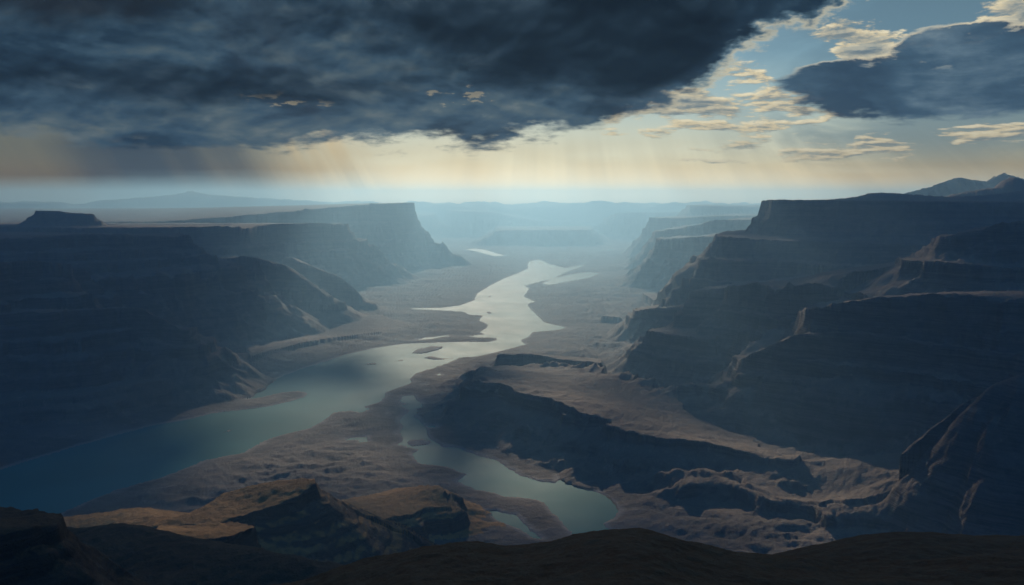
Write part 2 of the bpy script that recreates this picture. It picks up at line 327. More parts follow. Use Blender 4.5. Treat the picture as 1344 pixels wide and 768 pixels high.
def height(x, y):
    x = x.astype(F32); y = y.astype(F32)
    r = np.hypot(x, y)
    # shared noises
    nA = fbm(x, y, 1500, 2, 1); nB = fbm(x, y, 480, 2, 2); nC = fbm(x, y, 150, 2, 3); nD = fbm(x, y, 45, 2, 4)
    rA = ridged(x, y, 420, 2, 5); rB = ridged(x, y, 130, 2, 6)
    tiny = fbm(x, y, 5, 3, 19, .6) * np.clip(1 - (r - 900) / 900, 0, 1)
    fine = fbm(x, y, 18, 2, 9) * np.clip(3500 / r, .1, 1)
    sd, iw, ii = water_sd(x, y)
    shore = sd + nC * 28 * np.clip(np.abs(sd) / 30, .15, 1) + nD * 9
    # valley floor
    up = np.clip(shore, 0, None)
    flatn = np.clip((up - 20) / 500, 0, 1)
    warp = ridged(x * .45 + nB * 300, y + nC * 40, 260, 3, 12)
    fl = 1.5 + 3.5 * (1 - np.exp(-up / 25)) + flatn * (14 + 26 * nA + 32 * (warp - .45) + 9 * nB) + np.clip(flatn * 3, 0, 1) * (4 * nC + 9 * (rB - .5)) + nD * 1.2 * np.clip(up / 40, 0, 1)
    fl = np.maximum(fl, .8 + .02 * np.minimum(up, 100))
    bed = -1.5 - np.clip(-shore, 0, 200) * .15
    floor = np.where(shore > 0, fl, bed)
    ish = -(iw + nD * 6 + nC * 4)
    floor = np.where(ish > 0, np.maximum(floor, .6 + 2.2 * (1 - np.exp(-ish / 15)) + .5 * nD), floor)
    floor = np.where(r > 26500, floor + (900 + 230 * nA + 70 * nB - floor) * np.clip((r - 26500) / 1500, 0, 1), floor)
    h = floor.copy()
    own = np.where((ish > 0) & (sd < 0), 1000 + ii, 0).astype(np.int32)
    for k, o in enumerate(L):
        V = o['V']
        if o['kind'] == 'mesa':
            W = o['W']; m = W * 1.7
        else:
            m = (V[:, 2].max()) / (o['slope'] * .7) + 200
        sel = (x > V[:, 0].min() - m) & (x < V[:, 0].max() + m) & (y > V[:, 1].min() - m) & (y < V[:, 1].max() + m)
        if not sel.any():
            continue
        xs, ys = x[sel], y[sel]
        if o['kind'] == 'mesa':
            d, s, zt = poly_field(xs, ys, V, want_s=True)
            R = o['rough'] * W
            w = (nA[sel] * min(1500 * .20, R * .40) + nB[sel] * min(480 * .30, R * .32) + nC[sel] * min(150 * .25, R * .12) + nD[sel] * min(45 * .2, R * .05))
            so = o['seed'] * 800
            fl1 = ridged((s + so) / 1., d * .22, min(230, W * .6), 2, o['seed']) * .7 + .3 * rA[sel]
            k2 = np.clip(d / (W * .08), 0, 1)
            out = np.clip(d / W, 0, 1.2)
            hump = 4 * np.clip(out, 0, 1) * (1 - np.clip(out, 0, 1))
            w2 = o['flute'] * (fl1 - .5) * W * (.02 + .16 * np.clip(out * 2.2, 0, 1) * np.clip(1.35 - out, 0, 1))
            fl2 = ridged((s + so), d * .12, min(70, W * .22), 2, o['seed'] + 3)
            w3 = o['flute'] * (fl2 - .5) * W * (.012 + .03 * np.clip(out * 3, 0, 1))
            dd = d + w - w2 - w3
            ta = dd / W
            xp, fp = PROF[o['prof']]
            fr = np.interp(ta, xp, fp).astype(F32)
            b = o['base']
            ins = np.clip(-dd / 250, 0, 1)
            zt2 = zt + o['top'] * (nB[sel] * 10 + nC[sel] * 6) * np.clip(-dd / 80, 0, 1) * (.4 + .6 * (W > 400)) + ins * 4 * nA[sel]
            hh = b + (zt2 - b) * fr
            hh = hh + o['flute'] * np.minimum(zt - b, 700) * hump * (.13 * (rA[sel] - .5) + .06 * (rB[sel] - .5))
            if b == 0:      # level rock bands that run on from one cliff to the next
                q = np.interp(hh, STRATA, STRATA)
                band = (hh + nA[sel] * 40 + nC[sel] * 8)
                lam = 88.0 if o['prof'] != 'butte' else 20.0
                ph = band / lam
                f = ph - np.floor(ph)
                st = np.clip((f - .30) / .16, 0, 1); st = st * st * (3 - 2 * st)
                amt = np.clip((ta - .0) * 9, 0, 1) * np.clip((hh / np.maximum(zt, 1) - .22) * 4, 0, 1)
                hh = hh + amt * (.42 if o['prof'] != 'butte' else .14) * lam * (st - f)
            cand = hh
        else:
            n = len(V); best = np.full(xs.shape, 1e18, F32); zc = np.zeros(xs.shape, F32); sa = np.zeros(xs.shape, F32); dirn = np.zeros(xs.shape, F32); Ls = 0
            for i in range(n - 1):
                ax, ay, az = V[i]; bx, by, bz = V[i + 1]
                ex, ey = bx - ax, by - ay; ll = ex * ex + ey * ey
                dx = xs - F32(ax); dy = ys - F32(ay)
                t = np.clip((dx * ex + dy * ey) / ll, 0, 1).astype(F32)
                d2 = (dx - t * F32(ex)) ** 2 + (dy - t * F32(ey)) ** 2
                mm = d2 < best
                best = np.where(mm, d2, best); zc = np.where(mm, az + t * (bz - az), zc); sa = np.where(mm, Ls + t * math.sqrt(ll), sa)
                dirn = np.where(mm, np.sign(ys - (ay + t * ey)), dirn)
                Ls += math.sqrt(ll)
            d = np.sqrt(best)
            sl = o['slope'] if o['near'] is None else np.where(dirn < 0, o['near'], o['slope'])
            g = ridged(sa + o['seed'] * 500, d * .2, 160, 3, o['seed'])
            lowest = o['base']
            cand = zc - sl * (np.sqrt(d * d + o['rnd'] ** 2) - o['rnd']) + o['flute'] * (g - .55) * np.clip(d / 150, 0.02, 1) * 45 + o['rough'] * (nC[sel] * 8 + nB[sel] * 10 + nD[sel] * 2) * np.clip(d / 100, .25, 1)
        if o['kind'] == 'ridge' and o['base'] > 0:
            cand = np.where(cand < o['base'], -500, cand)
        base = h[sel]
        kk = 8.0
        dlt = np.clip((cand - base) / kk, -30, 30)
        mx = np.maximum(cand, base) + kk * np.log1p(np.exp(-np.abs(dlt))) * np.clip(cand / 60, 0, 1) * (dlt > -8)
        mx = np.where(base < 1.0, np.maximum(base, np.where(cand > 3, cand, base)), mx)
        o2 = own[sel]; o2 = np.where(cand > base + 1.0, k + 1, o2)
        h[sel] = mx; own[sel] = o2
    h = h + np.where(h > 8, fine * 3.0 + (nD * 3.2 * np.clip(h / 60, .3, 1) + (rB - .5) * 9 * np.clip((h - 40) / 120, 0, 1)) * np.clip((r - 1600) / 1500, .12, 1) + tiny, 0)
    g = near_hill(x, y, H2X, H2Y, 640, .10, .75, 40) + nC * 4 + nD * 1.5 * np.clip(r / 300, 0, 1) + fine * 1.2 + tiny * .6
    own = np.where((g > h) & (x > -100), 901, own); h = np.where(x > -100, np.maximum(h, g), h)
    g = near_hill(x, y, HX, HY, 430, .19, .85, 35) + nC * 3.5 + nD * 2.6 + fine * 1.3 + tiny * .8
    own = np.where(g > h, 902, own); h = np.maximum(h, g)
    own = np.where((own == 0) & (r > 26800), 903, own)
    return h, own


def par(fn, x, y, n=16):
    sp = np.array_split(np.arange(x.shape[0]), n)
    with ThreadPoolExecutor(4) as ex:
        rs = list(ex.map(lambda i: fn(x[i], y[i]), sp))
    return tuple(np.concatenate([q[j] for q in rs]) for j in range(len(rs[0])))


# ------------------------------------------------------------------ terrain sheet: rows follow the shape of the ground
RMIN, RMAX = 120.0, 32000.0
AH = 37.0
NC = int(1500 * QUAL)
wing = np.concatenate([np.linspace(-180, -AH, 46)[:-1]])
ang = np.concatenate([wing, np.linspace(-AH, AH, NC), -wing[::-1]])
angr = np.radians(ang)
NR = int(1600 * QUAL)
# coarse look at the relief
c_ang = np.concatenate([wing, np.linspace(-AH, AH, 380), -wing[::-1]])
c_r = np.exp(np.linspace(math.log(RMIN), math.log(RMAX), 2600))
A, R_ = np.meshgrid(np.radians(c_ang), c_r, indexing='ij')
ch, _ = par(height, R_ * np.sin(A), R_ * np.cos(A))
dr = np.diff(R_, axis=1); dh = np.diff(ch, axis=1); rm = .5 * (R_[:, 1:] + R_[:, :-1])
hm = .5 * (ch[:, 1:] + ch[:, :-1])
w = np.sqrt((F * dh / rm) ** 2 + (F * dr * np.clip(H - hm, 120, 1000) / rm ** 2) ** 2) + .12 * np.diff(np.log(R_), axis=1) / np.log(RMAX / RMIN) * 1500
def blur(a, n, ax):
    k = np.ones(n) / n
    return np.apply_along_axis(lambda v: np.convolve(np.pad(v, n // 2, mode='edge'), k, 'valid')[:len(v)], ax, a)
w = blur(w, 7, 1)
w = blur(blur(w, 23, 0), 15, 0)
cum = np.concatenate([np.zeros((w.shape[0], 1)), np.cumsum(w, axis=1)], axis=1)
cum /= cum[:, -1:]
q = np.linspace(0, 1, NR)
rc = np.stack([np.interp(q, cum[i], c_r) for i in range(len(c_ang))])      # radius of each row, coarse columns
rr = np.stack([np.interp(ang, c_ang, np.log(rc[:, j])) for j in range(NR)], axis=1)
rr = np.exp(rr)
A = np.repeat(angr[:, None], NR, 1)
GXX = rr * np.sin(A); GYY = rr * np.cos(A)
GZ, OWN = par(height, GXX, GYY, 48)
print('terrain evaluated', round(time.time() - T0, 1), GZ.shape)


# ------------------------------------------------------------------ node helper
class N:
    def __init__(s, nt, sock): s.nt = nt; s.s = sock
    @staticmethod
    def m(nt, op, *a, clamp=False):
        n = nt.nodes.new('ShaderNodeMath'); n.operation = op; n.use_clamp = clamp
        for i, v in enumerate(a):
            if isinstance(v, N): nt.links.new(v.s, n.inputs[i])
            else: n.inputs[i].default_value = float(v)
        return N(nt, n.outputs[0])
    def __add__(s, o): return N.m(s.nt, 'ADD', s, o)
    __radd__ = __add__
    def __mul__(s, o): return N.m(s.nt, 'MULTIPLY', s, o)
    __rmul__ = __mul__
    def __sub__(s, o): return N.m(s.nt, 'SUBTRACT', s, o)
    def __rsub__(s, o): return N.m(s.nt, 'SUBTRACT', o, s)
    def __truediv__(s, o): return N.m(s.nt, 'DIVIDE', s, o)
    def __rtruediv__(s, o): return N.m(s.nt, 'DIVIDE', o, s)
    def clamp(s): return N.m(s.nt, 'ADD', s, 0, clamp=True)
    def min(s, o): return N.m(s.nt, 'MINIMUM', s, o)
    def max(s, o): return N.m(s.nt, 'MAXIMUM', s, o)
    def abs(s): return N.m(s.nt, 'ABSOLUTE', s)
    def pow(s, o): return N.m(s.nt, 'POWER', s, o)
    def ss(s, a, b):
        n = s.nt.nodes.new('ShaderNodeMapRange'); n.interpolation_type = 'SMOOTHSTEP'
        s.nt.links.new(s.s, n.inputs['Value']); n.inputs['From Min'].default_value = a; n.inputs['From Max'].default_value = b
        if a > b:
            n.inputs['From Min'].default_value = b; n.inputs['From Max'].default_value = a
            n.inputs['To Min'].default_value = 1; n.inputs['To Max'].default_value = 0
        return N(s.nt, n.outputs['Result'])


def vec(nt, x, y, z=0.0):
    n = nt.nodes.new('ShaderNodeCombineXYZ')
    for i, v in enumerate((x, y, z)):
        if isinstance(v, N): nt.links.new(v.s, n.inputs[i])
        else: n.inputs[i].default_value = float(v)
    return n.outputs[0]


def noise(nt, v, scale, detail=4, rough=.5, dist=0.0, lac=2.0):
    n = nt.nodes.new('ShaderNodeTexNoise'); n.noise_dimensions = '3D'
    nt.links.new(v, n.inputs['Vector'])
    n.inputs['Scale'].default_value = scale; n.inputs['Detail'].default_value = detail
    n.inputs['Roughness'].default_value = rough; n.inputs['Distortion'].default_value = dist; n.inputs['Lacunarity'].default_value = lac
    return N(nt, n.outputs['Fac'])


def mix(nt, f, a, b, mode='MIX'):
    n = nt.nodes.new('ShaderNodeMix'); n.data_type = 'RGBA'; n.blend_type = mode
    ins = [i for i in n.inputs if i.enabled or True]
    fac, ca, cb = n.inputs[0], n.inputs[6], n.inputs[7]
    if isinstance(f, N): nt.links.new(f.s, fac)
    else: fac.default_value = f
    for s, v in ((ca, a), (cb, b)):
        if isinstance(v, (tuple, list)): s.default_value = (*v[:3], 1)
        else: nt.links.new(v, s)
    return n.outputs[2]


def curve(nt, v, pts, lo, hi):
    """piecewise curve of a value, x in lo..hi, y free"""
    ys = [p[1] for p in pts]; y0, y1 = min(ys), max(ys)
    n = nt.nodes.new('ShaderNodeFloatCurve')
    c = n.mapping.curves[0]
    P2 = [((a - lo) / (hi - lo), (b - y0) / (y1 - y0)) for a, b in pts]
    c.points[0].location = P2[0]; c.points[1].location = P2[-1]
    for p in P2[1:-1]: c.points.new(*p)
    for p in c.points: p.handle_type = 'AUTO_CLAMPED'
    n.mapping.update()
    t = (v - lo) / (hi - lo)
    nt.links.new(t.clamp().s, n.inputs['Value'])
    return N(nt, n.outputs['Value']) * (y1 - y0) + y0


def srgb(r, g, b):
    f = lambda c: (c / 255 / 12.92) if c / 255 <= .04045 else ((c / 255 + .055) / 1.055) ** 2.4
    return (f(r), f(g), f(b))


# ------------------------------------------------------------------ materials
def ground_material(name, flat_a, flat_b, rock_a, rock_b, scale=1.0, grass=None, bump=1.0, shoreline=False, steep=(.62, .9)):
    m = bpy.data.materials.new(name); m.use_nodes = True; nt = m.node_tree; nt.nodes.clear()
    out = nt.nodes.new('ShaderNodeOutputMaterial'); bs = nt.nodes.new('ShaderNodeBsdfPrincipled')
    nt.links.new(bs.outputs[0], out.inputs['Surface'])
    g = nt.nodes.new('ShaderNodeNewGeometry')
    pos = g.outputs['Position']
    sep = nt.nodes.new('ShaderNodeSeparateXYZ'); nt.links.new(pos, sep.inputs[0])
    X, Y, Z = [N(nt, sep.outputs[i]) for i in range(3)]
    sn = nt.nodes.new('ShaderNodeSeparateXYZ'); nt.links.new(g.outputs['Normal'], sn.inputs[0])
    up = N(nt, sn.outputs[2])
    n1 = noise(nt, pos, .0022 * scale, 6, .6)
    n2 = noise(nt, pos, .02 * scale, 6, .65)
    n3 = noise(nt, pos, .15 * scale, 5, .7)
    streak = noise(nt, vec(nt, X * .45, Y, Z * .5), .006 * scale, 7, .68, .8)
    band = noise(nt, vec(nt, X * .02, Y * .02, Z), .055, 5, .75)
    band2 = noise(nt, vec(nt, X * .04, Y * .04, Z), .21, 3, .7)
    flatc = mix(nt, (n1 * .5 + streak * .7 - .1).ss(.3, .75), flat_a, flat_b)
    flatc = mix(nt, n2.ss(.52, .75) * .55, flatc, tuple(c * 1.45 for c in flat_b))
    flatc = mix(nt, n3.ss(.35, .7) * .45, flatc, tuple(c * .55 for c in flat_a))
    if grass:
        flatc = mix(nt, (n2 * .6 + n3 * .4).ss(.42, .58) * .75, flatc, grass)
    rockc = mix(nt, (band * .6 + band2 * .4).ss(.38, .62), rock_a, rock_b)
    rockc = mix(nt, n2.ss(.4, .7) * .5, rockc, tuple(c * .6 for c in rock_a))
    if shoreline: flatc = mix(nt, Z.ss(4.5, 2.0) * .65, flatc, (.30, .26, .20))
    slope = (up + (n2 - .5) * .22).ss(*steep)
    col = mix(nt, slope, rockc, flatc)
    nt.links.new(col, bs.inputs['Base Color'])
    bs.inputs['Roughness'].default_value = .95
    bs.inputs['Specular IOR Level'].default_value = .12
    b1 = nt.nodes.new('ShaderNodeBump'); b1.inputs['Strength'].default_value = .9 * bump; b1.inputs['Distance'].default_value = 11.0
    hgt = n2 * 1.0 + n3 * .28 + streak * .8 + band2 * .5 * (1 - slope)
    nt.links.new(hgt.s, b1.inputs['Height'])
    nt.links.new(b1.outputs[0], bs.inputs['Normal'])
    return m


M_floor = ground_material('pale_silt_ground', (.085, .066, .052), (.21, .158, .115), (.14, .11, .09), (.20, .16, .13), shoreline=True)
M_rock = ground_material('layered_canyon_rock', (.14, .10, .072), (.23, .165, .11), (.075, .058, .048), (.16, .12, .095))
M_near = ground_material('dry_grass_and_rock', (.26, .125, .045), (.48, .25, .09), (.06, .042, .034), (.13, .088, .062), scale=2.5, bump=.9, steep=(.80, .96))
M_dark = ground_material('dark_brown_slope', (.085, .058, .034), (.17, .10, .05), (.035, .025, .02), (.085, .06, .045), scale=3.0, bump=1.1)
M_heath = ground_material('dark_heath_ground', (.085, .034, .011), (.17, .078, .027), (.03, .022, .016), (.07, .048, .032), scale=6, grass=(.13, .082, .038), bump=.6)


def water_material():
    m = bpy.data.materials.new('teal_river_water'); m.use_nodes = True; nt = m.node_tree
    bs = nt.nodes['Principled BSDF']
    g = nt.nodes.new('ShaderNodeNewGeometry')
    n1 = noise(nt, g.outputs['Position'], .0012, 4, .5)
    c = mix(nt, n1.ss(.35, .65), (.004, .115, .095), (.012, .165, .14))
    nt.links.new(c, bs.inputs['Base Color'])
    rn = noise(nt, g.outputs['Position'], .004, 5, .6) * .14 + .58
    nt.links.new(rn.s, bs.inputs['Roughness'])
    bs.inputs['Specular IOR Level'].default_value = .1
    bs.inputs['IOR'].default_value = 1.2
    b = nt.nodes.new('ShaderNodeBump'); b.inputs['Strength'].default_value = .25; b.inputs['Distance'].default_value = .5
    nt.links.new(noise(nt, g.outputs['Position'], .12, 4, .6).s, b.inputs['Height'])
    nt.links.new(b.outputs[0], bs.inputs['Normal'])
    return m


M_water = water_material()


# ------------------------------------------------------------------ meshes
def make_mesh(name, verts, quads, mat, label, kind='structure', category=None, smooth=True):
    me = bpy.data.meshes.new(name)
    nv, nf = len(verts), len(quads); k = quads.shape[1]
    me.vertices.add(nv); me.vertices.foreach_set('co', np.ascontiguousarray(verts, dtype=F32).ravel())
    me.loops.add(nf * k); me.loops.foreach_set('vertex_index', np.ascontiguousarray(quads, dtype=np.int32).ravel())
    me.polygons.add(nf); me.polygons.foreach_set('loop_start', np.arange(0, nf * k, k, dtype=np.int32))
    try: me.polygons.foreach_set('loop_total', np.full(nf, k, np.int32))
    except Exception: pass
    me.polygons.foreach_set('use_smooth', np.full(nf, smooth))
    me.materials.append(mat)
    me.update(calc_edges=True)
    o = bpy.data.objects.new(name, me); COL.objects.link(o)
    o['label'] = label; o['kind'] = kind
    o['category'] = category or name.replace('_', ' ')
    return o


na, nr = GZ.shape
IDX = np.arange(na * nr, dtype=np.int64).reshape(na, nr)
a0 = IDX[:-1, :-1].ravel(); a1 = IDX[1:, :-1].ravel(); a2 = IDX[1:, 1:].ravel(); a3 = IDX[:-1, 1:].ravel()
Q = np.stack([a0, a1, a2, a3], 1)[:, ::1]
XYZ = np.stack([GXX.ravel(), GYY.ravel(), GZ.ravel()], 1)
fo = OWN[:-1, :-1].ravel()
own_f = OWN.ravel()
counts = {}


def emit(ids, name, label, mat):
    sel = np.isin(fo, ids)
    if sel.sum() < 4: return
    qs = Q[sel]
    u, inv = np.unique(qs.ravel(), return_inverse=True)
    make_mesh(name, XYZ[u], inv.reshape(-1, 4), mat, label)


emit([0], 'valley_floor', 'pale brown valley floor with flats and shallow banks around the river', M_floor)
emit([903], 'plain', 'flat hazy plain reaching the horizon beyond all the cliffs', M_floor)
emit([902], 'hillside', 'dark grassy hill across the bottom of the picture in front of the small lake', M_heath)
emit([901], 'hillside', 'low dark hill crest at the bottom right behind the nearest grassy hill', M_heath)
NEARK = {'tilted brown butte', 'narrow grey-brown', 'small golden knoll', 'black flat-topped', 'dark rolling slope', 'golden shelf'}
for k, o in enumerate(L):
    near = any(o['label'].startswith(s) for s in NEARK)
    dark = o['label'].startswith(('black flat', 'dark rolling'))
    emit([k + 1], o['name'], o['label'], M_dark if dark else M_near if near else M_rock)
ISL = ['largest pale island in mid river below the narrows', 'thin pale sandbar close to the right bank by the narrows', 'short dark islet left of the largest island',
       'thin sandbar line left of the largest island', 'small dark islet near the cove of the far bright reach', 'thin dark sandbar alone in the near teal reach',
       'oval island in the small side lake', 'left one of two tiny rocks in the bright reach', 'right one of two tiny rocks in the bright reach', 'tiny rock near the left bank below the narrows',
       'speck of rock highest up the bright far reach', 'tiny rock between the spit and the right bank', 'speck of rock near the left bank of the bright far reach']
for j, s in enumerate(ISL):
    emit([1000 + j], 'island', s, M_floor)

# ground round the camera's feet, closing the hole in the sheet
k = 90
aa = np.linspace(-math.pi, math.pi, k, endpoint=False)
v = [(0, 0, float(near_hill(np.array([0.]), np.array([10.]), HX, HY, 430, .19, .85, 35)[0]) - 8)]
for a in aa:
    x_, y_ = 125 * math.sin(a), 125 * math.cos(a)
    v.append((x_, y_, float(height(np.array([x_]), np.array([y_]))[0][0]) - .5))
f = np.array([(0, 1 + i, 1 + (i + 1) % k) for i in range(k)])
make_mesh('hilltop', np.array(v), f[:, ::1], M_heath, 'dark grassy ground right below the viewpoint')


def fan_water(name, V, label, z):
    """flat sheet over an outline, cut into triangles"""
    import bmesh
    bm = bmesh.new()
    vs = [bm.verts.new((x, y, z)) for x, y, _ in V]
    bm.faces.new(vs); bmesh.ops.triangulate(bm, faces=bm.faces[:], ngon_method='EAR_CLIP')
    bmesh.ops.recalc_face_normals(bm, faces=bm.faces[:])
    for fc in bm.faces:
        if fc.normal.z < 0: fc.normal_flip()
    me = bpy.data.meshes.new(name); bm.to_mesh(me); bm.free(); me.materials.append(M_water)
    o = bpy.data.objects.new(name, me); COL.objects.link(o)
    o['label'] = label; o['kind'] = 'structure'; o['category'] = name
    return o


def grow(V, m):
    V = np.array(V); n = len(V)
    area = sum(V[i][0] * V[(i + 1) % n][1] - V[(i + 1) % n][0] * V[i][1] for i in range(n))
    s = 1 if area > 0 else -1
    out = []
    for i in range(n):
        t = V[(i + 1) % n] - V[i - 1]; l = math.hypot(t[0], t[1]) or 1
        out.append((V[i][0] + s * t[1] / l * m, V[i][1] - s * t[0] / l * m, 0))
    return out


fan_water('river', grow(riv, 22), 'broad teal and silver river winding up the whole valley', 0.0)
fan_water('lake', grow(lak, 14), 'narrow teal side lake behind the dark foreground hill', .02)
PL = ['small teal pond just left of the lower end of the side lake', 'bright strip of water beside the far silver reach', 'farthest bright bend of water at the foot of the tall headland',
      'pale shallow pool on the flats left of the side lake', 'tiny pool right beside the upper neck of the side lake', 'thin shallow streak on the flat left of the narrows',
      'faint far pool at the foot of the hazy right headlands', 'tiny bright pool below the right bank of the narrows', 'speck of a pool near the right bank of the narrows', 'thin bright creek on the left flats beyond the terrace']
for p, s in zip(ponds, PL):
    fan_water('pond', grow(p, 8), s, .01)
print('meshes', round(time.time() - T0, 1))

# ------------------------------------------------------------------ unseen deck added above the view to shade the ground, leaving sunlit patches
SUN_EL, SUN_AZ = 17.0, -3.0       # degrees; azimuth from +Y towards +X

EXT = (H, 0)
HC = 14000.0
OFF = (HC - 300) / math.tan(rad(SUN_EL))


def shade_deck():
    """unseen deck added out of view; its gaps are placed to pick the sunlit ground"""
    gx = np.linspace(-15000, 15000, 420); gy = np.linspace(-5500, 12500, 420)
    X, Y = np.meshgrid(gx, gy, indexing='ij')
    n1 = fbm(X, Y, 2600, 4, 31); n2 = fbm(X, Y, 700, 3, 33)
    open_ = np.full(X.shape, -1.0)

    def gap(cx, cy, rx, ry, rot=0.0, s=1.0):
        nonlocal open_
        c_, s_ = math.cos(rad(rot)), math.sin(rad(rot))
        u = ((X - cx) * c_ + (Y - cy) * s_) / rx; v_ = (-(X - cx) * s_ + (Y - cy) * c_) / ry
        open_ = np.maximum(open_, s * (1 - np.sqrt(u * u + v_ * v_)))
    for g_ in GAPS: gap(*g_)
    reach = 11000 + 0 * X
    cov = -open_ + n1 * .35 + n2 * .2 - 2.5 * np.clip(np.maximum(np.where(X > 0, X / 5900, -X / 14500), np.where(Y > 2000, (Y - 2000) / (reach - 2000), (2000 - Y) / 7400)) + n1 * .25 - .85, 0, None)
    t = np.clip(cov, 0, None)
    th = 900 * (1 - np.exp(-t * 2.2))
    edge = np.minimum(1, np.minimum(np.minimum(X - gx[0], gx[-1] - X), np.minimum(Y - gy[0], gy[-1] - Y)) / 1500)
    th *= np.clip(edge, 0, 1)
    top = th * (1.2 + .8 * fbm(X, Y, 900, 4, 35)); bot = th * (.35 + .5 * ridged(X, Y, 1300, 3, 36))
    sa = math.tan(rad(SUN_AZ)); te = math.tan(rad(SUN_EL))
    lay = lambda z: np.stack([X + (z - 300) / te * sa, Y + (z - 300) / te * math.cos(rad(SUN_AZ)), z], 2).reshape(-1, 3)   # sheared along the sun's rays so the gaps stay open to them
    n, m = X.shape
    vt = lay(HC + top); vb = lay(HC - bot)
    I = np.arange(n * m).reshape(n, m)
    q = np.stack([I[:-1, :-1], I[1:, :-1], I[1:, 1:], I[:-1, 1:]], 2).reshape(-1, 4)
    keep = (th.ravel()[q] > 5).any(1)
    q = q[keep]
    faces = np.concatenate([q, q[:, ::-1] + n * m])
    vv = np.concatenate([vt, vb])
    u, inv = np.unique(faces.ravel(), return_inverse=True)
    mt = bpy.data.materials.new('shade_cloud_sheet'); mt.use_nodes = True
    b_ = mt.node_tree.nodes['Principled BSDF']; b_.inputs['Base Color'].default_value = (.12, .14, .17, 1); b_.inputs['Roughness'].default_value = 1
    b_.inputs['Specular IOR Level'].default_value = 0
    b_.inputs['Alpha'].default_value = .80
    make_mesh('shade_cloud', vv[u], inv.reshape(-1, 4), mt, 'dark deck added unseen above the valley to shade it, gaps placed for sunlit patches')


# sunlit openings on the ground: centre x, y, radii, turn, strength
def lit(x, y, z, rx, ry, turn=0, s_=1.3):
    """opening whose beam lands at (x, y) on ground of height z"""
    return (x, y - (z - 300) / math.tan(rad(SUN_EL)), rx, ry, turn, s_)


GAPS = [lit(-3300, 8900, 500, 1900, 600, 0, 1.1), lit(-4500, 12500, 800, 3200, 1100, 0, 1.2), lit(4700, 9600, 1000, 2000, 900, 0, 1.1), lit(100, 3150, 0, 300, 420, 0, .62), lit(-1150, 4250, 0, 500, 450, 0, .65),
        lit(600, 15000, 20, 5200, 8800, 0, 1.6), lit(-100, 7400, 20, 1300, 2300, 20, 1.3), lit(950, 6800, 30, 1200, 1500, 0, 1.3),
        lit(720, 3500, 130, 330, 230, 0, 1.5), lit(980, 3060, 95, 330, 160, 0, 1.7), lit(1250, 3850, 520, 560, 320, 15, 1.6), lit(1900, 4150, 730, 500, 200, 0, 1.1),
        lit(2200, 6500, 730, 500, 260, 0, 1.2), lit(1650, 6550, 560, 330, 200, 0, 1.2), lit(-500, 1660, 410, 400, 150, 0, 2.2), lit(-830, 1765, 385, 260, 100, 0, 1.8),
        lit(-330, 2790, 110, 260, 140, 0, 1.8), lit(-560, 3150, 25, 260, 160, 0, 1.0), lit(720, 2800, 60, 380, 200, 0, .9), lit(-850, 3450, 20, 480, 420, 0, .8), lit(1000, 3950, 300, 350, 240, 0, 1.6),
        lit(-1500, 6300, 60, 700, 500, 0, .7), lit(420, 4700, 60, 500, 600, 0, .6), lit(-620, 5700, 0, 380, 1000, 10, 1.1)]
shade_deck()


# ------------------------------------------------------------------ haze
def haze():
    m = bpy.data.materials.new('valley_haze'); m.use_nodes = True; nt = m.node_tree; nt.nodes.clear()
    out = nt.nodes.new('ShaderNodeOutputMaterial'); pv = nt.nodes.new('ShaderNodeVolumePrincipled')
    nt.links.new(pv.outputs[0], out.inputs['Volume'])
    pv.inputs['Color'].default_value = (.34, .585, .78, 1)
    pv.inputs['Density'].default_value = 8e-5
    pv.inputs['Anisotropy'].default_value = .48
    x, y0, y1, z0, z1 = 33000, -33000, 33000, -60, 1412
    v = np.array([(-x, y0, z0), (x, y0, z0), (x, y1, z0), (-x, y1, z0), (-x, y0, z1), (x, y0, z1), (x, y1, z1), (-x, y1, z1)])
    f = np.array([(0, 3, 2, 1), (4, 5, 6, 7), (0, 1, 5, 4), (1, 2, 6, 5), (2, 3, 7, 6), (3, 0, 4, 7)])
    o = make_mesh('haze', v, f, m, 'blue haze filling the valley and paling the far cliffs', kind='stuff', smooth=False)
haze()

# ------------------------------------------------------------------ sky
W = bpy.data.worlds.new('World'); S.world = W; W.use_nodes = True
nt = W.node_tree; nt.nodes.clear()
wo = nt.nodes.new('ShaderNodeOutputWorld'); bg = nt.nodes.new('ShaderNodeBackground'); nt.links.new(bg.outputs[0], wo.inputs[0])
sky = nt.nodes.new('ShaderNodeTexSky'); sky.sky_type = 'NISHITA'; sky.sun_disc = False
sky.sun_elevation = rad(SUN_EL); sky.sun_rotation = rad(SUN_AZ)
sky.altitude = 800; sky.dust_density = 1.0
tc = nt.nodes.new('ShaderNodeTexCoord'); sp = nt.nodes.new('ShaderNodeSeparateXYZ'); nt.links.new(tc.outputs['Generated'], sp.inputs[0])
DX, DY, DZ = [N(nt, sp.outputs[i]) for i in range(3)]
AZ = N.m(nt, 'ARCTAN2', DX, DY) * 57.2958          # degrees, clockwise from the valley's axis
EL = N.m(nt, 'ARCSINE', DZ) * 57.2958
EL0 = EL.max(0.0)


def ramp(v, pts, lo, hi):
    n = nt.nodes.new('ShaderNodeValToRGB'); cr = n.color_ramp
    while len(cr.elements) > 1: cr.elements.remove(cr.elements[-1])
    for i, (p, c_) in enumerate(pts):
        e = cr.elements[0] if i == 0 else cr.elements.new((p - lo) / (hi - lo))
        e.position = (p - lo) / (hi - lo); e.color = (*srgb(*c_), 1)
    nt.links.new(((v - lo) / (hi - lo)).clamp().s, n.inputs[0])
    return n.outputs[0]


def scale_col(c_, f):
    n = nt.nodes.new('ShaderNodeVectorMath'); n.operation = 'SCALE'
    nt.links.new(c_, n.inputs[0])
    if isinstance(f, N): nt.links.new(f.s, n.inputs['Scale'])
    else: n.inputs['Scale'].default_value = f
    return n.outputs[0]


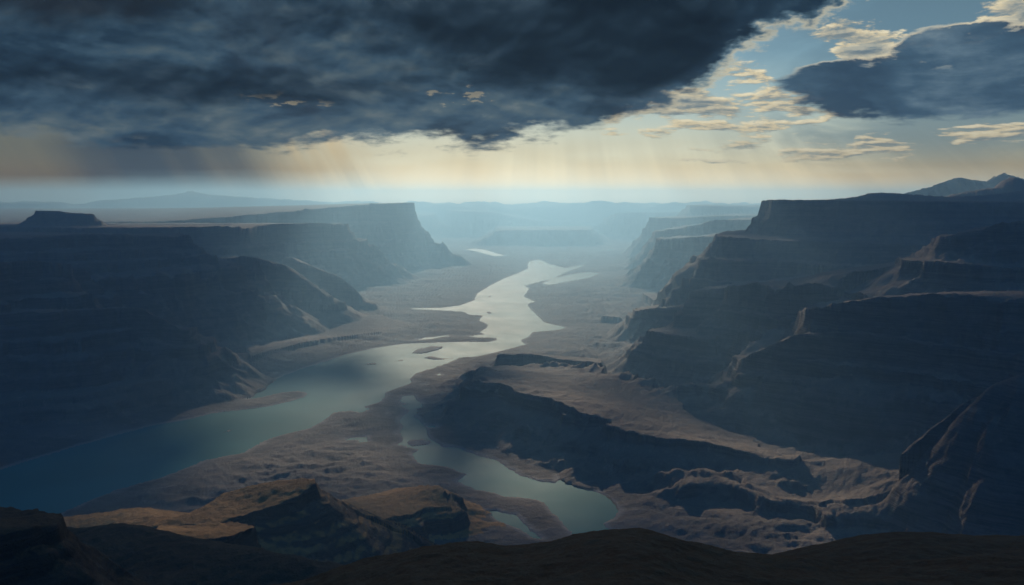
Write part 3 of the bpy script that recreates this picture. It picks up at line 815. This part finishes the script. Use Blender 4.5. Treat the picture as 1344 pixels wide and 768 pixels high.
# air behind the clouds: clear sky, warm near the horizon under the cloud edge
clear = ramp(EL, [(-1, (246, 200, 128)), (1.2, (242, 206, 140)), (2.6, (222, 214, 178)), (4.2, (204, 213, 194)), (6, (166, 195, 196)), (9, (122, 164, 182)), (14, (86, 126, 150)), (40, (60, 92, 122)), (90, (45, 70, 100))], -1, 90)
clear = mix(nt, .15, clear, scale_col(sky.outputs[0], .045))
hor = curve(nt, AZ, [(-180, .15), (-90, .16), (-40, .2), (-30, .27), (-24, .25), (-19, .34), (-14, .62), (-9, .88), (-3, .98), (6, 1.0), (14, 1.0), (20, .88), (26, .68), (32, .58), (90, .2), (180, .15)], -180, 180)
lowmask = EL.ss(8, 3)
air = scale_col(clear, (hor * lowmask + (1 - lowmask) * (hor * .5 + .45)) * (1.1 + 2.6 * N.m(nt, 'EXPONENT', EL0 * -.8) * EL.ss(-.6, .8)))

# cloud fields: warped, layered noise that stretches out towards the horizon
k_ = 1.0 / (EL0 * .035 + .16)
U = AZ * .13
V = EL0 * (.40 - EL0 * .009)
low = noise(nt, vec(nt, U, V, 3.1), 1.1, 3, .5)
pv_ = vec(nt, U + low * .5, V + low * .25, 0.0)
nz1 = noise(nt, pv_, 1.05, 9, .58)
nz2 = noise(nt, vec(nt, U * 1.0 + 7.0, V * 1.5, 1.0), 5.0, 8, .6)
nz3 = noise(nt, vec(nt, U * 1.0 + 3.0, V * 1.2, 5.0), 0.8, 9, .57, .5)
bl0 = noise(nt, vec(nt, U + low * .5, V * .9 + low * .25, 0.0), 1.5, 4, .5)
bl1 = noise(nt, vec(nt, U + low * .5 - .02, V * .9 + low * .25 + .10, 0.0), 1.5, 4, .5)
nzs = noise(nt, vec(nt, U * .8 + low * .4, V * .85, 6.0), .9, 5, .48, .6)
billow = ((bl0 - bl1) * 3.2 + .5).clamp()
puff = noise(nt, vec(nt, U * 1.1 + low * .3, V * 2.2, 2.0), 2.2, 9, .6)
puff_up = noise(nt, vec(nt, U * 1.1 + low * .3 - .03, V * 2.2 + .10, 2.0), 2.2, 9, .6)


def blob(az, el, ra, re):
    a_ = (AZ - az) / ra; e_ = (EL - el) / re
    return 1 - (a_ * a_ + e_ * e_)


def over(base, layer, alpha): return mix(nt, alpha, base, layer)


# high thin veil on the right
veil = (nz3 - .42 + AZ.ss(14, 26) * .22).ss(0, .25) * EL.ss(1.0, 4.0) * AZ.ss(10, 20)
air = over(air, ramp(EL, [(0, (150, 160, 152)), (3, (120, 145, 152)), (8, (104, 134, 150)), (13, (92, 120, 136))], 0, 14), veil * .7)

# small bright cumulus under and beside the dark deck
regA = blob(13.0, 5.8, 8.2, 2.3).max(blob(8.5, 5.6, 4.5, .9)).max(blob(14.5, 7.6, 2.8, 1.3)).max(-1)
regB = blob(16.5, 3.0, 8.5, 1.15).max(blob(22, 3.3, 3.5, 1.2)).max(blob(30, 4.0, 6, 1.0)).max(-1)
regC = blob(21.0, 9.4, 2.6, 1.5).max(blob(30.5, 10.6, 4.0, 1.9)).max(blob(26.5, 9.3, 3.0, .7)).max(blob(28.5, 12.6, 3, .5)).max(-1)
dA = puff - .60 + regA * .22
dB = puff - .63 + regB * .20
dC = puff - .56 + regC * .22
edge = ((puff - puff_up) * 5.0 + .45).clamp()
sunny = ramp(edge, [(0, (128, 140, 142)), (.35, (176, 174, 158)), (.6, (232, 214, 172)), (1, (252, 238, 200))], 0, 1)
greyb = ramp(edge, [(0, (84, 106, 122)), (.5, (118, 136, 144)), (1, (170, 172, 160))], 0, 1)
air = over(air, sunny, dB.ss(0, .09) * .8)
bodyA = mix(nt, dA.ss(.08, .24) * .7, sunny, greyb)
air = over(air, bodyA, dA.ss(-.01, .10) * .95)
air = over(air, mix(nt, dC.ss(.05, .2) * .9, sunny, greyb), dC.ss(-.01, .09) * .95)

# dark bank on the right
regD = blob(25.5, 6.6, 9.5, 1.9).max(blob(29, 7.9, 6.5, 1.9)).max(blob(20, 7.2, 4.2, 1.25)).max(-1.5)
dD = regD * .3 + (nz1 - .5) * 1.1 + (puff - .5) * .5 + .02
bank = ramp(nz1 * .25 + nz2 * .15 + nzs * .6, [(.42, (46, 68, 88)), (.5, (64, 90, 110)), (.56, (92, 116, 132)), (.6, (120, 140, 150))], 0, 1)
rim_ = (dD.ss(-.01, .03) - dD.ss(.04, .13)) * EL.ss(7.0, 8.6)
bank = mix(nt, rim_.clamp() * .85, bank, srgb(246, 232, 196))
air = over(air, bank, dD.ss(-.03, .14) * .97)

# rain and slanting light under the deck on the left
lean = AZ + EL * .55
rainn = noise(nt, vec(nt, lean * .55, EL * .05, 9.0), 1.0, 4, .55)
rain = (curve(nt, lean, [(-60, 0), (-30, .05), (-25, .35), (-21.5, .95), (-18.5, .85), (-14.5, .55), (-11.5, .12), (-8, 0), (60, 0)], -60, 60) + (rainn - .5) * 1.1 * lean.ss(-32, -24) * lean.ss(-6, -10)).clamp() * EL.ss(5.0, 3.0)
air = over(air, ramp(EL, [(-1, (92, 102, 104)), (1, (84, 96, 104)), (3.5, (60, 76, 90))], -1, 6), rain * .88)
gold = noise(nt, vec(nt, lean * .8, EL * .04, 12.0), 1.0, 4, .55)
air = over(air, srgb(238, 206, 146), (curve(nt, lean, [(-60, 0), (-16, 0), (-13, .35), (-10.5, .8), (-8.8, .95), (-7.5, .35), (-6, 0), (60, 0)], -60, 60) * ((gold - .30) * 2.4)).clamp() * EL.ss(-.5, 1.5) * .8)
shaft = noise(nt, vec(nt, (AZ - 2.0) / (1.0 + (12 - EL0) * .09), 0.0, 4.0), 1.3, 3, .5)
air = scale_col(air, 1 - (shaft - .45) * .5 * EL.ss(5.5, 2.5) * AZ.ss(-8, 0))

# the dark deck: lower blue-grey layer, then the near-black storm base
eb = curve(nt, AZ, [(-180, 6), (-60, 4.2), (-30, 3.3), (-22, 3.55), (-13, 3.25), (-9.7, 3.2), (-5, 3.7), (0, 3.85), (4, 4.1), (6.5, 5.2), (9, 6.1), (11, 7.2), (15, 9.0), (18, 10.0), (20.5, 11.6), (23, 12.8), (30, 15), (60, 16), (180, 6)], -180, 180)
dE = EL - eb + (nz1 - .5) * 5.5 + (low - .5) * 2.5 + (nz2 - .5) * 2.2 + (puff - .5) * 1.4 * AZ.ss(0, 8)
lower = ramp(nzs * .45 + nz3 * .3 + nz2 * .1 + billow * .15, [(.40, (20, 36, 52)), (.47, (34, 55, 73)), (.525, (56, 80, 98)), (.575, (80, 98, 107)), (.63, (112, 122, 122))], 0, 1)
lower = scale_col(lower, EL.ss(14, 2) * .25 + .8)
air = over(air, srgb(206, 198, 170), (dE.ss(-.5, 0) - dE.ss(0, .4)).clamp() * AZ.ss(3, 9) * .7)
torn = (nz2 - .60 + blob(-3.2, 6.6, 3.0, .7).max(blob(-14, 6.3, 3.5, .5)).max(-1) * .10).ss(0, .07)
air = over(air, lower, dE.ss(-.25, .8) * .98)
air = over(air, srgb(206, 190, 150), torn * .42)
mass = blob(4, 11.5, 17, 5.4).max(blob(8, 9.0, 8, 3.4)).max(blob(-27, 12.2, 10, 2.9)).max(blob(-20, 7.0, 15, 1.35) * .8).max(blob(0, 15, 60, 3.2)).max(EL.ss(14, 18) * 1.2).max(-1.0)
dU = mass * .9 + (nz1 - .5) * 2.6 + (nz2 - .5) * .9 + (nz3 - .5) * .8 - .12
storm = ramp(nzs * .56 + nz1 * .30 + billow * .14, [(.40, (10, 18, 27)), (.46, (17, 28, 38)), (.515, (30, 44, 56)), (.56, (48, 63, 75)), (.61, (80, 94, 100))], 0, 1)
storm = mix(nt, AZ.ss(-14, -26) * EL.ss(8, 11) * .6, storm, srgb(30, 29, 31))
air = over(air, storm, dU.ss(-.25, .6) * EL.ss(4.2, 5.6) * (EL - eb).ss(.3, 1.3) * .96)
# beyond the storm's back edge, overhead and behind, open blue sky
openb = (EL.ss(32, 60).max(AZ.abs().ss(95, 150) * EL.ss(3, 14))) * (.66 + (nz3 - .5) * .7)
air = over(air, ramp(EL, [(0, (66, 134, 198)), (20, (48, 122, 200)), (60, (32, 110, 198)), (90, (30, 105, 194))], 0, 90), openb.clamp())
nt.links.new(air, bg.inputs[0]); bg.inputs[1].default_value = .82

# ------------------------------------------------------------------ sun
ld = bpy.data.lights.new('sun', 'SUN'); ld.energy = 5; ld.angle = rad(.35); ld.color = (1.0, .86, .66)
so = bpy.data.objects.new('sun', ld); COL.objects.link(so)
so.rotation_euler = (rad(-(90 - SUN_EL)), 0, rad(-SUN_AZ))
so.location = (0, 0, 3000)

# ------------------------------------------------------------------ camera, render
cd = bpy.data.cameras.new('camera'); cam = bpy.data.objects.new('camera', cd); COL.objects.link(cam)
cd.sensor_width = 36; cd.lens = 18 / math.tan(rad(HFOV / 2)); cd.clip_start = 1; cd.clip_end = 300000
cam.location = (0, 0, H); cam.rotation_euler = (rad(90) - PITCH, 0, 0)
S.camera = cam
S.render.engine = 'CYCLES'
S.view_settings.view_transform = 'Standard'; S.view_settings.look = 'None'; S.view_settings.gamma = 1; S.view_settings.exposure = .4
c = S.cycles
c.use_denoising = True
try: c.denoiser = 'OPENIMAGEDENOISE'
except Exception: pass
c.max_bounces = 4; c.diffuse_bounces = 2; c.glossy_bounces = 2; c.volume_bounces = 1; c.transmission_bounces = 1; c.transparent_max_bounces = 8
c.use_adaptive_sampling = False
c.sample_clamp_indirect = 4
print('script done', round(time.time() - T0, 1))
